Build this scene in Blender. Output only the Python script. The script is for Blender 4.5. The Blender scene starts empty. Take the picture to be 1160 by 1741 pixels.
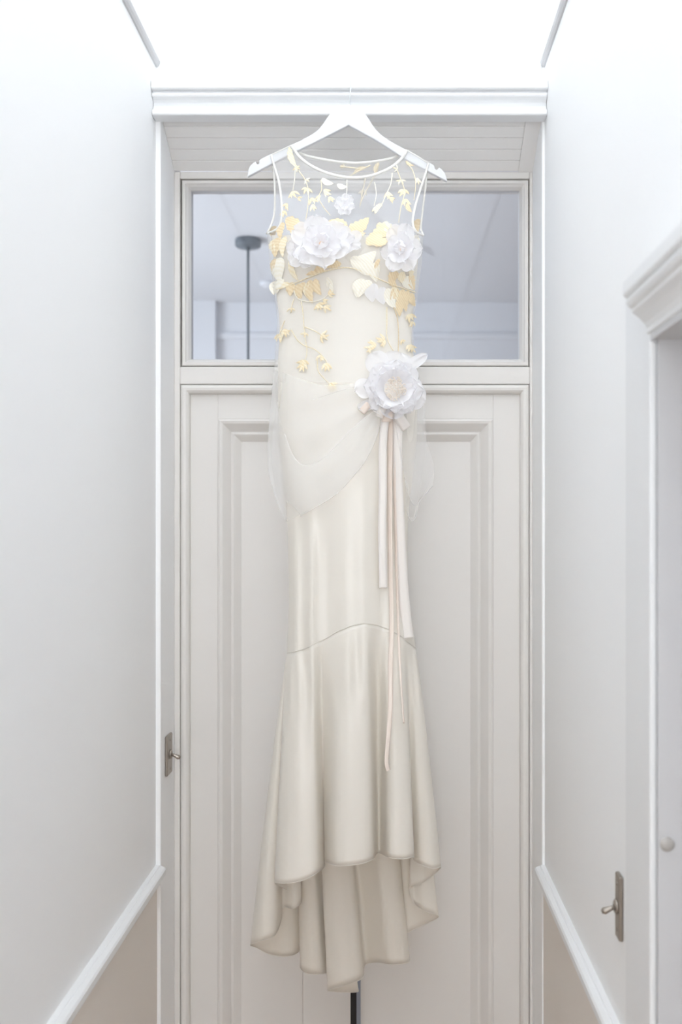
import bpy, math, random
from mathutils import Vector, Matrix
random.seed(7)
R = math.radians
scene = bpy.context.scene
col = scene.collection

# ------------------------------------------------------------------ camera
EYE = 1.6
LENS = 35.0
F = LENS / 36.0 * 1741.0          # focal length in pixels of the 1160x1741 frame
VPU, VPV = 657.0, 900.0           # where the level optical axis meets the picture
cam_d = bpy.data.cameras.new('camera')
cam = bpy.data.objects.new('camera', cam_d)
col.objects.link(cam)
cam.location = (0, 0, EYE)
cam.rotation_euler = (R(90), 0, 0)
cam_d.lens = LENS
cam_d.sensor_width = 36.0
cam_d.shift_x = -(VPU - 580.0) / 1741.0
cam_d.shift_y = (VPV - 870.5) / 1741.0
cam_d.clip_start = 0.02
cam_d.dof.use_dof = True
cam_d.dof.focus_distance = 2.08
cam_d.dof.aperture_fstop = 3.2
scene.camera = cam

# ------------------------------------------------------------------ world, exposure
world = bpy.data.worlds.new('sky')
scene.world = world
world.use_nodes = True
bg = world.node_tree.nodes['Background']
bg.inputs['Color'].default_value = (0.80, 0.88, 1.0, 1)
bg.inputs['Strength'].default_value = 1.0
scene.view_settings.view_transform = 'Standard'
scene.view_settings.look = 'None'
scene.view_settings.gamma = 1.0
scene.view_settings.use_curve_mapping = False
scene.view_settings.exposure = 0.10
scene.cycles.use_denoising = True
scene.cycles.max_bounces = 16
scene.cycles.diffuse_bounces = 14
scene.cycles.use_adaptive_sampling = True
scene.cycles.adaptive_threshold = 0.11
scene.cycles.transparent_max_bounces = 24
scene.cycles.sample_clamp_indirect = 8.0

SKYLIGHT = 4.7                    # radiance of the opal skylight at the top of the well over the corridor
NEXT_ROOM_W = 57.0                # added fill lamp at an unseen side opening of the room behind the transom
REAR_FILL_W = 27.0                      # added fill lamp behind the camera


def area_light(name, loc, rot, sx, sy, power, color):
    d = bpy.data.lights.new(name, 'AREA')
    d.shape = 'RECTANGLE'
    d.size, d.size_y = sx, sy
    d.energy = power
    d.color = color
    o = bpy.data.objects.new(name, d)
    col.objects.link(o)
    o.location = loc
    o.rotation_euler = rot
    return o


area_light('next_room_fill', (-2.42, 4.3, 1.7), (0, R(-90), 0), 1.9, 1.5, NEXT_ROOM_W, (0.93, 0.96, 1.0))
area_light('rear_fill_light', (-0.08, -3.05, 1.70), (R(90), 0, 0), 0.78, 1.6, REAR_FILL_W, (0.97, 0.98, 1.0))


# ------------------------------------------------------------------ helpers
def new_mat(name):
    m = bpy.data.materials.new(name)
    m.use_nodes = True
    nt = m.node_tree
    for n in list(nt.nodes):
        nt.nodes.remove(n)
    out = nt.nodes.new('ShaderNodeOutputMaterial')
    return m, nt, out


def srgb(r, g, b):
    f = lambda c: (c / 255 / 12.92) if c / 255 <= 0.04045 else ((c / 255 + 0.055) / 1.055) ** 2.4
    return (f(r), f(g), f(b), 1.0)


def principled(name, color, rough=0.5, spec=0.5, metal=0.0, sheen=0.0, bump=0.0, bscale=60.0, var=0.0,
               vscale=8.0, stretch=(1, 1, 1), sss=0.0, coat=0.0):
    m, nt, out = new_mat(name)
    p = nt.nodes.new('ShaderNodeBsdfPrincipled')
    p.inputs['Base Color'].default_value = color
    p.inputs['Roughness'].default_value = rough
    p.inputs['Specular IOR Level'].default_value = spec
    p.inputs['Metallic'].default_value = metal
    p.inputs['Sheen Weight'].default_value = sheen
    p.inputs['Coat Weight'].default_value = coat
    nt.links.new(p.outputs[0], out.inputs[0])
    if bump or var:
        tc = nt.nodes.new('ShaderNodeTexCoord')
        mp = nt.nodes.new('ShaderNodeMapping')
        mp.inputs['Scale'].default_value = stretch
        nt.links.new(tc.outputs['Object'], mp.inputs[0])
    if bump:
        n = nt.nodes.new('ShaderNodeTexNoise')
        n.inputs['Scale'].default_value = bscale
        n.inputs['Detail'].default_value = 3
        nt.links.new(mp.outputs[0], n.inputs['Vector'])
        b = nt.nodes.new('ShaderNodeBump')
        b.inputs['Strength'].default_value = bump
        b.inputs['Distance'].default_value = 0.002
        nt.links.new(n.outputs[0], b.inputs['Height'])
        nt.links.new(b.outputs[0], p.inputs['Normal'])
    if var:
        n = nt.nodes.new('ShaderNodeTexNoise')
        n.inputs['Scale'].default_value = vscale
        n.inputs['Detail'].default_value = 4
        nt.links.new(mp.outputs[0], n.inputs['Vector'])
        mx = nt.nodes.new('ShaderNodeMix')
        mx.data_type = 'RGBA'
        mx.inputs['A'].default_value = color
        mx.inputs['B'].default_value = tuple(c * (1 - var) for c in color[:3]) + (1,)
        nt.links.new(n.outputs[0], mx.inputs['Factor'])
        nt.links.new(mx.outputs['Result'], p.inputs['Base Color'])
    return m


def sheer(name, color, opacity, translucent=0.45):
    m, nt, out = new_mat(name)
    d = nt.nodes.new('ShaderNodeBsdfDiffuse'); d.inputs[0].default_value = color
    t = nt.nodes.new('ShaderNodeBsdfTranslucent'); t.inputs[0].default_value = color
    mx = nt.nodes.new('ShaderNodeMixShader'); mx.inputs[0].default_value = translucent
    nt.links.new(d.outputs[0], mx.inputs[1]); nt.links.new(t.outputs[0], mx.inputs[2])
    tr = nt.nodes.new('ShaderNodeBsdfTransparent')
    m2 = nt.nodes.new('ShaderNodeMixShader'); m2.inputs[0].default_value = opacity
    nt.links.new(tr.outputs[0], m2.inputs[1]); nt.links.new(mx.outputs[0], m2.inputs[2])
    nt.links.new(m2.outputs[0], out.inputs[0])
    return m


def satin(name, color, rough=0.36, trans=0.12, spec=0.45, sheen=0.15):
    m, nt, out = new_mat(name)
    p = nt.nodes.new('ShaderNodeBsdfPrincipled')
    p.inputs['Base Color'].default_value = color
    p.inputs['Roughness'].default_value = rough
    p.inputs['Specular IOR Level'].default_value = spec
    p.inputs['Sheen Weight'].default_value = sheen
    tc = nt.nodes.new('ShaderNodeTexCoord')
    mp = nt.nodes.new('ShaderNodeMapping'); mp.inputs['Scale'].default_value = (1, 1, 0.12)
    n = nt.nodes.new('ShaderNodeTexNoise'); n.inputs['Scale'].default_value = 260; n.inputs['Detail'].default_value = 2
    nt.links.new(tc.outputs['Object'], mp.inputs[0]); nt.links.new(mp.outputs[0], n.inputs['Vector'])
    b = nt.nodes.new('ShaderNodeBump'); b.inputs['Strength'].default_value = 0.06; b.inputs['Distance'].default_value = 0.001
    nt.links.new(n.outputs[0], b.inputs['Height']); nt.links.new(b.outputs[0], p.inputs['Normal'])
    t = nt.nodes.new('ShaderNodeBsdfTranslucent'); t.inputs[0].default_value = color
    mx = nt.nodes.new('ShaderNodeMixShader'); mx.inputs[0].default_value = trans
    nt.links.new(p.outputs[0], mx.inputs[1]); nt.links.new(t.outputs[0], mx.inputs[2])
    nt.links.new(mx.outputs[0], out.inputs[0])
    return m


def thread(name, c1, c2, scale=900.0):
    m, nt, out = new_mat(name)
    p = nt.nodes.new('ShaderNodeBsdfPrincipled')
    p.inputs['Roughness'].default_value = 0.45
    p.inputs['Sheen Weight'].default_value = 0.2
    tc = nt.nodes.new('ShaderNodeTexCoord')
    w = nt.nodes.new('ShaderNodeTexWave')
    w.inputs['Scale'].default_value = scale / 10
    w.inputs['Distortion'].default_value = 2.5
    w.bands_direction = 'DIAGONAL'
    nt.links.new(tc.outputs['Object'], w.inputs[0])
    mx = nt.nodes.new('ShaderNodeMix'); mx.data_type = 'RGBA'
    mx.inputs['A'].default_value = c1; mx.inputs['B'].default_value = c2
    nt.links.new(w.outputs['Fac'], mx.inputs['Factor'])
    nt.links.new(mx.outputs['Result'], p.inputs['Base Color'])
    nt.links.new(p.outputs[0], out.inputs[0])
    return m


M = {}
M['wall'] = principled('white_wall_paint', (0.90, 0.905, 0.91, 1), 0.6, 0.25, bump=0.05, bscale=90, var=0.02, vscale=2)
M['dado'] = principled('warm_dado_bounce_tint', (0.80, 0.755, 0.705, 1), 0.6, 0.25, bump=0.05, bscale=90, var=0.02, vscale=2)  # darker warm tone imitates floor bounce and shade under the rail
M['trim'] = principled('white_gloss_trim', (0.80, 0.81, 0.82, 1), 0.35, 0.4, bump=0.03, bscale=40)
M['door'] = principled('off_white_door_paint', (0.74, 0.72, 0.695, 1), 0.42, 0.35, bump=0.04, bscale=30, stretch=(1, 1, 0.15), var=0.02, vscale=3)
M['soffit'] = principled('off_white_board_paint', (0.79, 0.78, 0.765, 1), 0.5, 0.3, bump=0.05, bscale=40, stretch=(0.1, 1, 1))
M['lining_grey'] = principled('pale_grey_lining', (0.60, 0.60, 0.61, 1), 0.5, 0.3)  # darker grey than the white trim
M['gap'] = principled('joint_shadow_gap', (0.45, 0.43, 0.40, 1), 0.8, 0.1)
M['ceiling'] = principled('ceiling_paint', (0.86, 0.87, 0.88, 1), 0.7, 0.2)
M['grey_trim'] = principled('pale_grey_skylight_trim', (0.60, 0.60, 0.61, 1), 0.5, 0.3)
M['floor'] = principled('brown_floor_boards', (0.56, 0.41, 0.29, 1), 0.4, 0.4, bump=0.1, bscale=25, stretch=(6, 0.4, 1), var=0.35, vscale=10)
M['room'] = principled('pale_blue_grey_room_paint', (0.74, 0.755, 0.785, 1), 0.7, 0.2)
M['satin'] = satin('ivory_satin', (0.88, 0.845, 0.78, 1), 0.31, 0.24, 0.55, 0.2)
M['lining'] = satin('ivory_bodice_satin', (0.90, 0.885, 0.85, 1), 0.42)
M['ribbon'] = satin('ivory_ribbon_satin', (0.87, 0.83, 0.79, 1), 0.33)
M['peach'] = satin('peach_ribbon_satin', (0.87, 0.77, 0.69, 1), 0.35)
M['tulle'] = sheer('white_tulle', (0.97, 0.965, 0.96, 1), 0.24)
M['tulle2'] = sheer('white_tulle_double', (0.97, 0.965, 0.96, 1), 0.33)
M['binding'] = satin('ivory_binding', (0.84, 0.83, 0.795, 1), 0.4)
M['gold'] = thread('gold_thread', srgb(231, 214, 182), srgb(222, 201, 163))
M['pale'] = thread('pale_gold_thread', srgb(238, 229, 206), srgb(233, 219, 186))
M['gold_pale'] = thread('soft_gold_thread', srgb(238, 224, 192), srgb(230, 211, 172))
M['cream'] = thread('cream_thread', srgb(237, 233, 222), srgb(232, 226, 209))
M['organza'] = sheer('white_organza_petal', (0.93, 0.925, 0.94, 1), 0.84, 0.35)
M['organza_cream'] = sheer('cream_organza_petal', (0.93, 0.90, 0.86, 1), 0.9, 0.35)
M['stamen'] = principled('blush_stamen_thread', srgb(240, 231, 220), 0.5, 0.3)
M['rose_heart'] = principled('cream_rosette_heart', srgb(240, 236, 230), 0.6, 0.2)
M['blush'] = principled('blush_flower_heart', srgb(236, 208, 180), 0.6, 0.3)
M['hanger'] = principled('white_lacquered_wood', (0.69, 0.70, 0.72, 1), 0.3, 0.4)
M['chrome'] = principled('steel_wire', (0.62, 0.63, 0.64, 1), 0.25, 0.5, metal=1.0)
M['lit_side'] = principled('blue_grey_lit_side', (0.30, 0.33, 0.40, 1), 0.4, 0.5, metal=0.7)
M['nickel'] = principled('aged_nickel', (0.36, 0.32, 0.28, 1), 0.34, 0.5, metal=0.85)
M['black'] = principled('black_painted_metal', (0.012, 0.012, 0.015, 1), 0.3, 0.5)
M['grey_metal'] = principled('blue_grey_lamp_metal', (0.10, 0.12, 0.14, 1), 0.45, 0.4)
M['knob'] = principled('beige_ceramic', (0.45, 0.43, 0.405, 1), 0.3, 0.5)


def glass_mat():
    m, nt, out = new_mat('clear_window_glass')
    t = nt.nodes.new('ShaderNodeBsdfTransparent'); t.inputs[0].default_value = (0.93, 0.95, 0.97, 1)
    g = nt.nodes.new('ShaderNodeBsdfGlossy'); g.inputs['Roughness'].default_value = 0.03
    g.inputs['Color'].default_value = (0.9, 0.93, 1, 1)
    f = nt.nodes.new('ShaderNodeFresnel'); f.inputs['IOR'].default_value = 1.5
    mx = nt.nodes.new('ShaderNodeMixShader')
    nt.links.new(f.outputs[0], mx.inputs[0]); nt.links.new(t.outputs[0], mx.inputs[1]); nt.links.new(g.outputs[0], mx.inputs[2])
    nt.links.new(mx.outputs[0], out.inputs[0])
    return m


M['glass'] = glass_mat()


def emit_mat(name, color, s):
    m, nt, out = new_mat(name)
    e = nt.nodes.new('ShaderNodeEmission')
    e.inputs[0].default_value = color; e.inputs[1].default_value = s
    nt.links.new(e.outputs[0], out.inputs[0])
    return m


M['skylight'] = emit_mat('opal_skylight_daylight', (0.92, 0.965, 1.0, 1), SKYLIGHT)


def empty(name, loc=(0, 0, 0)):
    o = bpy.data.objects.new(name, None)
    o.empty_display_size = 0.05
    o.location = loc
    col.objects.link(o)
    o.matrix_world = Matrix.Translation(loc)
    return o


def tag(o, label=None, cat=None, kind=None, group=None):
    if label: o['label'] = label
    if cat: o['category'] = cat
    if kind: o['kind'] = kind
    if group: o['group'] = group
    return o


def attach(o, parent):
    if parent is not None:
        o.parent = parent
        if parent.type == 'EMPTY':
            o.matrix_parent_inverse = Matrix.Translation(parent.location).inverted()
    return o


def mesh(name, verts, faces, mat, parent=None, smooth=False):
    me = bpy.data.meshes.new(name)
    me.from_pydata([tuple(v) for v in verts], [], faces)
    me.update()
    if smooth:
        me.polygons.foreach_set('use_smooth', [True] * len(me.polygons))
    me.materials.append(mat)
    o = bpy.data.objects.new(name, me)
    col.objects.link(o)
    attach(o, parent)
    return o


def inst(name, me, mat4, parent):
    o = bpy.data.objects.new(name, me)
    col.objects.link(o)
    attach(o, parent)
    o.matrix_basis = mat4
    return o


class MB:
    def __init__(s):
        s.v, s.f = [], []

    def box(s, x0, x1, y0, y1, z0, z1):
        n = len(s.v)
        s.v += [(x0, y0, z0), (x1, y0, z0), (x1, y1, z0), (x0, y1, z0), (x0, y0, z1), (x1, y0, z1), (x1, y1, z1), (x0, y1, z1)]
        s.f += [tuple(n + i for i in q) for q in ((0, 3, 2, 1), (4, 5, 6, 7), (0, 1, 5, 4), (1, 2, 6, 5), (2, 3, 7, 6), (3, 0, 4, 7))]
        return s

    def prism(s, pts0, pts1):
        """two matching outlines joined by sides and capped"""
        n, k = len(s.v), len(pts0)
        s.v += [tuple(p) for p in pts0] + [tuple(p) for p in pts1]
        for i in range(k):
            j = (i + 1) % k
            s.f.append((n + i, n + j, n + k + j, n + k + i))
        s.f.append(tuple(n + i for i in reversed(range(k))))
        s.f.append(tuple(n + k + i for i in range(k)))
        return s

    def frame(s, x0, x1, z0, z1, prof):
        """mitred frame: prof = [(inset, y), ...]"""
        n = len(s.v)
        for ins, y in prof:
            s.v += [(x0 + ins, y, z0 + ins), (x1 - ins, y, z0 + ins), (x1 - ins, y, z1 - ins), (x0 + ins, y, z1 - ins)]
        for a in range(len(prof) - 1):
            for i in range(4):
                j = (i + 1) % 4
                s.f.append((n + 4 * a + i, n + 4 * a + j, n + 4 * a + 4 + j, n + 4 * a + 4 + i))
        return s

    def tube(s, pts, r, seg=8, cap=True, flat=1.0):
        n0 = len(s.v)
        pts = [Vector(p) for p in pts]
        rr = r if isinstance(r, (list, tuple)) else [r] * len(pts)
        up = Vector((0, 1, 0.01))
        for i, p in enumerate(pts):
            t = (pts[min(i + 1, len(pts) - 1)] - pts[max(i - 1, 0)]).normalized()
            a = t.cross(up)
            if a.length < 1e-4: a = t.cross(Vector((1, 0, 0)))
            a.normalize(); b = t.cross(a).normalized()
            for k in range(seg):
                an = 2 * math.pi * k / seg
                s.v.append(tuple(p + a * (math.cos(an) * rr[i]) + b * (math.sin(an) * rr[i] * flat)))
        for i in range(len(pts) - 1):
            for k in range(seg):
                k2 = (k + 1) % seg
                s.f.append((n0 + i * seg + k, n0 + i * seg + k2, n0 + (i + 1) * seg + k2, n0 + (i + 1) * seg + k))
        if cap:
            s.f.append(tuple(n0 + k for k in reversed(range(seg))))
            e = n0 + (len(pts) - 1) * seg
            s.f.append(tuple(e + k for k in range(seg)))
        return s

    def lathe(s, c, prof, seg=24, axis='Z'):
        n = len(s.v)
        for r, h in prof:
            for k in range(seg):
                a = 2 * math.pi * k / seg
                q = (r * math.cos(a), r * math.sin(a), h)
                if axis == 'X': q = (h, q[0], q[1])
                s.v.append((c[0] + q[0], c[1] + q[1], c[2] + q[2]))
        for i in range(len(prof) - 1):
            for k in range(seg):
                k2 = (k + 1) % seg
                s.f.append((n + i * seg + k, n + i * seg + k2, n + (i + 1) * seg + k2, n + (i + 1) * seg + k))
        s.f.append(tuple(n + k for k in reversed(range(seg))))
        e = n + (len(prof) - 1) * seg
        s.f.append(tuple(e + k for k in range(seg)))
        return s

    def build(s, name, mat, parent=None, smooth=False, bevel=0.0, bseg=2):
        o = mesh(name, s.v, s.f, mat, parent, smooth)
        if bevel:
            b = o.modifiers.new('bevel', 'BEVEL')
            b.width = bevel; b.segments = bseg; b.limit_method = 'ANGLE'; b.angle_limit = R(35)
        return o


def at(u, v, Y):
    """point of the place seen at pixel (u, v) at distance Y"""
    return Vector(((u - VPU) * Y / F, Y, EYE + (VPV - v) * Y / F))


def XU(u, Y): return (u - VPU) * Y / F
def ZV(v, Y): return EYE + (VPV - v) * Y / F


def catmull(pts, n, closed=False):
    out = []
    k = len(pts)
    rng = range(k if closed else k - 1)
    dim = len(pts[0])
    for i in rng:
        if closed:
            p0, p1, p2, p3 = pts[(i - 1) % k], pts[i], pts[(i + 1) % k], pts[(i + 2) % k]
        else:
            p0, p1, p2, p3 = pts[max(i - 1, 0)], pts[i], pts[i + 1], pts[min(i + 2, k - 1)]
        for j in range(n):
            t = j / n
            out.append(tuple(0.5 * (2 * p1[d] + (-p0[d] + p2[d]) * t + (2 * p0[d] - 5 * p1[d] + 4 * p2[d] - p3[d]) * t * t
                                    + (-p0[d] + 3 * p1[d] - 3 * p2[d] + p3[d]) * t ** 3) for d in range(dim)))
    if not closed:
        out.append(tuple(pts[-1]))
    return out


def curve_at(pts, t):
    """point at share t of the length of a smooth curve"""
    key = id(pts)
    if key not in _cc:
        c = catmull(pts, 12)
        L = [0.0]
        for a, b in zip(c, c[1:]):
            L.append(L[-1] + math.dist(a, b))
        _cc[key] = (c, L, pts)
    c, L, _ = _cc[key]
    s = max(0.0, min(1.0, t)) * L[-1]
    lo, hi = 0, len(L) - 1
    while hi - lo > 1:
        mid = (lo + hi) // 2
        if L[mid] <= s: lo = mid
        else: hi = mid
    f = (s - L[lo]) / max(1e-9, L[hi] - L[lo])
    return tuple(c[lo][d] + (c[hi][d] - c[lo][d]) * f for d in range(len(c[0])))


_cc = {}


def lerp(tab, x):
    if x <= tab[0][0]: return tab[0][1:]
    for a, b in zip(tab, tab[1:]):
        if x <= b[0]:
            t = (x - a[0]) / (b[0] - a[0])
            t = t * t * (3 - 2 * t) * 0.35 + t * 0.65
            return tuple(a[i] + (b[i] - a[i]) * t for i in range(1, len(a)))
    return tab[-1][1:]


def sstep(a, b, x):
    t = max(0.0, min(1.0, (x - a) / (b - a)))
    return t * t * (3 - 2 * t)


def grid_faces(nr, nc, closed=False):
    f = []
    for i in range(nr - 1):
        for j in range(nc if closed else nc - 1):
            k = (j + 1) % nc
            f.append((i * nc + j, i * nc + k, (i + 1) * nc + k, (i + 1) * nc + j))
    return f


# ================================================================== THE SETTING
YW = 2.25          # end wall of the corridor
YB = 2.39          # door frame at the back of the recess
XL = XU(265, YW)   # left wall
XR = XU(926.5, YW) # right wall
ZC = ZV(107, YW)   # ceiling
BACK = -3.2
OL, OR_ = -0.51, 0.352   # opening in the end wall
OT = 2.541

tag(MB().box(XL - 0.5, XR + 0.6, BACK - 0.1, YW + 0.2, -0.06, 0.0).build('floor', M['floor']), 'brown wooden corridor floor below the dress', kind='structure')
tag(MB().box(XL - 0.14, XL, BACK, YW, 0.0, ZC).build('wall_left', M['wall']), 'plain white left corridor wall above the dado', kind='structure')

# right wall with a doorway
DY1, DY0, DZ = 1.322, 0.46, 1.862
w = MB()
w.box(XR, XR + 0.14, DY1, YW, 0, ZC)
w.box(XR, XR + 0.14, BACK, DY0, 0, ZC)
w.box(XR, XR + 0.14, DY0, DY1, DZ, ZC)
tag(w.build('wall_right', M['wall']), 'white right corridor wall with a doorway', kind='structure')
tag(MB().box(XL - 0.14, XR + 0.14, BACK - 0.12, BACK, 0, ZC + 0.35).build('wall_back', M['wall']), 'white wall behind the viewer', kind='structure')

# end wall with the tall door opening
w = MB()
w.box(-2.6, OL, YW, YW + 0.22, 0, ZC + 2.05)
w.box(OR_, 2.6, YW, YW + 0.22, 0, ZC + 2.05)
w.box(OL, OR_, YW, YW + 0.22, OT, ZC + 2.05)
tag(w.build('wall_end', M['wall'], bevel=0.003), 'white end wall around the tall door opening', kind='structure')

# skylight well: the end wall runs on up between set-back white sides to an opal skylight
SKY0 = -1.9
ZS = ZC + 2.0
tag(MB().box(XL - 0.14, XR + 0.14, BACK - 0.1, SKY0, ZC, ZS + 0.1).build('ceiling', M['ceiling']), 'plain white corridor ceiling', kind='structure')
sh = MB()
sh.box(XL - 0.14, XL - 0.02, SKY0, YW, ZC, ZS + 0.05)
sh.box(XR + 0.02, XR + 0.14, SKY0, YW, ZC, ZS + 0.05)
tag(sh.build('wall_skylight_well', M['wall']), 'white sides of the skylight well over the corridor', kind='structure')
SKY1 = 1.75
MB().box(XL - 0.14, XR + 0.14, SKY1, YW, ZS, ZS + 0.05).build('ceiling_skylight_blocker', M['ceiling'])  # unseen strip added to shorten the skylight and dim the end wall
tag(bpy.data.objects['ceiling_skylight_blocker'], 'added white strip at the top of the skylight well, shading the end wall', kind='structure')
sk = tag(empty('window_2', ((XL + XR) / 2, (SKY0 + SKY1) / 2, ZS)), 'bright opal skylight above the corridor', kind='structure')
MB().box(XL - 0.02, XR + 0.02, SKY0, SKY1, ZS, ZS + 0.01).build('pane', M['skylight'], sk)
for k, (x, s, lab) in enumerate(((XL, 1, 'slim grey trim capping the left wall below the skylight well'), (XR, -1, 'slim grey trim capping the right wall below the skylight well'))):
    pr = [(-0.02, 0.003), (-0.02, 0), (0, 0), (0, -0.010), (0.004, -0.010), (0.008, -0.006), (0.010, 0.0), (0.010, 0.003)]
    a = [(x + s * p[0], YW, ZC + p[1]) for p in pr]
    b = [(x + s * p[0], SKY0, ZC + p[1]) for p in pr]
    tag(MB().prism(a, b).build('trim_%d' % (k + 1), M['grey_trim']), lab, kind='structure')

# cornice over the door opening: fascia, bead, cove, lower fascia, with a hooking lip on top
YC_F = 2.20
zc = lambda v: ZV(v, YC_F + 0.004)
prof = [(YW, zc(193)), (2.212, zc(193)), (2.210, zc(191)), (2.210, zc(184)), (2.214, zc(183)), (2.219, zc(180)), (2.224, zc(174)),
        (2.224, zc(168)), (2.220, zc(165)), (2.214, zc(163.5)), (2.208, zc(162.5)), (2.206, zc(160)), (2.208, zc(156)), (2.213, zc(154)),
        (2.213, zc(152.2)), (2.203, zc(152)), (2.200, zc(150)), (2.200, zc(139)), (2.202, zc(137)), (2.206, zc(137)), (2.209, zc(140)), (2.209, zc(146)), (YW, zc(146))]
x0, x1 = XL + 0.001, XR - 0.001
c = MB().prism([(x0, p[0], p[1]) for p in prof], [(x1, p[0], p[1]) for p in prof])
tag(c.build('trim_3', M['trim']), 'white moulded cornice across the end of the corridor', kind='structure')

# dado rails and the dado below them, tinted for warm floor bounce
zr = ZV(1470, YW)
for k, (x, s, y0, lab) in enumerate(((XL, 1, BACK, 'white dado rail along the left wall'), (XR, -1, 1.462, 'white dado rail along the right wall'))):
    pr = [(0, 0.0), (0.0085, -0.0012), (0.0105, -0.0035), (0.012, -0.0022), (0.020, -0.006), (0.0228, -0.010), (0.0228, -0.022), (0.016, -0.028), (0.012, -0.040), (0, -0.046)]
    a = [(x + s * p[0], YW - 0.0, zr + p[1]) for p in pr]
    b = [(x + s * p[0], y0, zr + p[1]) for p in pr]
    tag(MB().prism(a, b).build('trim_%d' % (k + 4), M['trim']), lab, kind='structure')
    lo = MB().box(min(x, x + s * 0.003), max(x, x + s * 0.003), y0, YW, 0.12, zr - 0.03)
    tag(lo.build('wall_dado_left' if s > 0 else 'wall_dado_right', M['dado']), 'warm off-white dado tinted for floor bounce under the %s rail' % ('left' if s > 0 else 'right'), kind='structure')
    bb = MB().box(min(x, x + s * 0.016), max(x, x + s * 0.016), y0, YW, 0.0, 0.12)
    tag(bb.build('baseboard_left' if s > 0 else 'baseboard_right', M['trim'], bevel=0.004), 'white skirting board along the %s wall' % ('left' if s > 0 else 'right'), kind='structure')

# boarded sloping soffit of the recess
so = tag(empty('trim_6', ((OL + OR_) / 2, YB, 2.46)), 'sloping white boarded soffit above the transom', kind='structure')
zf, zb = OT - 0.003, 2.459
nb = 5
for i in range(nb):
    ta, tb = i / nb, (i + 1) / nb - 0.014
    xe = OR_ - 0.034
    for (xa, xb, t0, t1, nm, dz) in ((OL, xe, ta, tb, 'soffit_board', 0.0),):
        y0, y1 = YW + 0.004 + (YB - YW) * t0, YW + 0.004 + (YB - YW) * t1
        z0, z1 = zf + (zb - zf) * t0, zf + (zb - zf) * t1
        q = [(xa, y0, z0), (xa, y1, z1), (xa, y1, z1 + 0.018), (xa, y0, z0 + 0.018)]
        MB().prism(q, [(xb, p[1], p[2]) for p in q]).build(nm, M['soffit'], so, bevel=0.0012, bseg=1)
q = [(OR_ - 0.034, YW + 0.004, zf - 0.001), (OR_ - 0.034, YB + 0.004, zb - 0.001), (OR_ - 0.034, YB + 0.004, zb + 0.02), (OR_ - 0.034, YW + 0.004, zf + 0.02)]
MB().prism(q, [(OR_, p[1], p[2]) for p in q]).build('soffit_end_board', M['soffit'], so)
q = [(OL, YW + 0.006, zf + 0.006), (OL, YB + 0.004, zb + 0.006), (OL, YB + 0.004, zb + 0.024), (OL, YW + 0.006, zf + 0.024)]
MB().prism(q, [(OR_, p[1], p[2]) for p in q]).build('soffit_backing', M['soffit'], so)

# door frame, transom window, panelled door
X = lambda u: XU(u, YB)
Z = lambda v: ZV(v, YB)
d1 = tag(empty('door_1', (X(602), YB, 0)), 'tall off-white panelled door behind the dress', kind='structure')
fr = MB()
fr.box(OL, X(306), YB, YB + 0.075, 0, Z(292))
fr.box(X(901), OR_, YB, YB + 0.075, 0, Z(292))
fr.box(X(306), X(901), YB, YB + 0.075, Z(303.5), Z(292))
fr.box(X(306), X(901), YB, YB + 0.075, Z(653), Z(623.5))
fr.build('door_frame', M['door'], d1, bevel=0.0025)
# rounded stop bead around the leaf
xa, xb, za, zb2 = X(306.6), X(900.4), -0.06, Z(653.8)
w_ = X(322) - X(307)
MB().frame(xa, xb, za, zb2, [(0, YB + 0.02), (0, YB + 0.004), (0.003, YB - 0.001), (0.008, YB - 0.003), (0.014, YB - 0.002), (0.019, YB + 0.003), (w_, YB + 0.010), (w_, YB + 0.03)]).build('stop_bead', M['door'], d1)
# leaf: stiles and rails with a moulded panel
leaf = MB()
lx0, lx1, lzt = xa + w_, xb - w_, zb2 - w_
px0, px1, pzt = X(369), X(840), Z(711)
yl = YB + 0.015
leaf.box(lx0, px0, yl, yl + 0.035, 0.008, lzt)
leaf.box(px1, lx1, yl, yl + 0.035, 0.008, lzt)
leaf.box(px0, px1, yl, yl + 0.035, pzt, lzt)
leaf.box(px0, px1, yl, yl + 0.035, 0.008, 0.24)
lf = leaf.build('door_leaf', M['door'], d1, bevel=0.001, bseg=1)
mw = X(407) - X(369)
MB().frame(px0, px1, 0.24, pzt, [(0, yl), (0.001, yl - 0.005), (0.006, yl - 0.008), (0.012, yl - 0.006), (0.016, yl - 0.002), (0.030, yl + 0.012), (0.033, yl + 0.012),
                                 (0.0335, yl + 0.006), (0.037, yl + 0.005), (0.041, yl + 0.008), (mw, yl + 0.020), (mw + 0.001, yl + 0.024)]).build('panel_moulding', M['door'], lf)
xs = X(513)
MB().box(px0 + mw, xs - 0.0006, yl + 0.020, yl + 0.03, 0.24 + mw, pzt - mw).build('panel_board', M['door'], lf)
MB().box(xs + 0.0006, px1 - mw, yl + 0.0202, yl + 0.03, 0.24 + mw, pzt - mw).build('panel_board', M['door'], lf)

w1 = tag(empty('window_1', (X(602), YB, Z(620))), 'clear glazed transom window above the door', kind='structure')
sx0, sx1, sz0, sz1 = X(308.5), X(899.5), Z(622), Z(305)
g_ = X(322) - X(308.5)
MB().frame(sx0, sx1, sz0, sz1, [(0, YB + 0.03), (0, YB + 0.006), (0.002, YB + 0.002), (0.009, YB + 0.001), (0.011, YB + 0.006), (0.0145, YB + 0.010), (g_, YB + 0.022), (g_, YB + 0.05), (0, YB + 0.05)]).build('sash', M['door'], w1)
MB().box(sx0 + g_ - 0.004, sx1 - g_ + 0.004, YB + 0.028, YB + 0.032, sz0 + g_ - 0.004, sz1 - g_ + 0.004).build('pane', M['glass'], w1)

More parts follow.
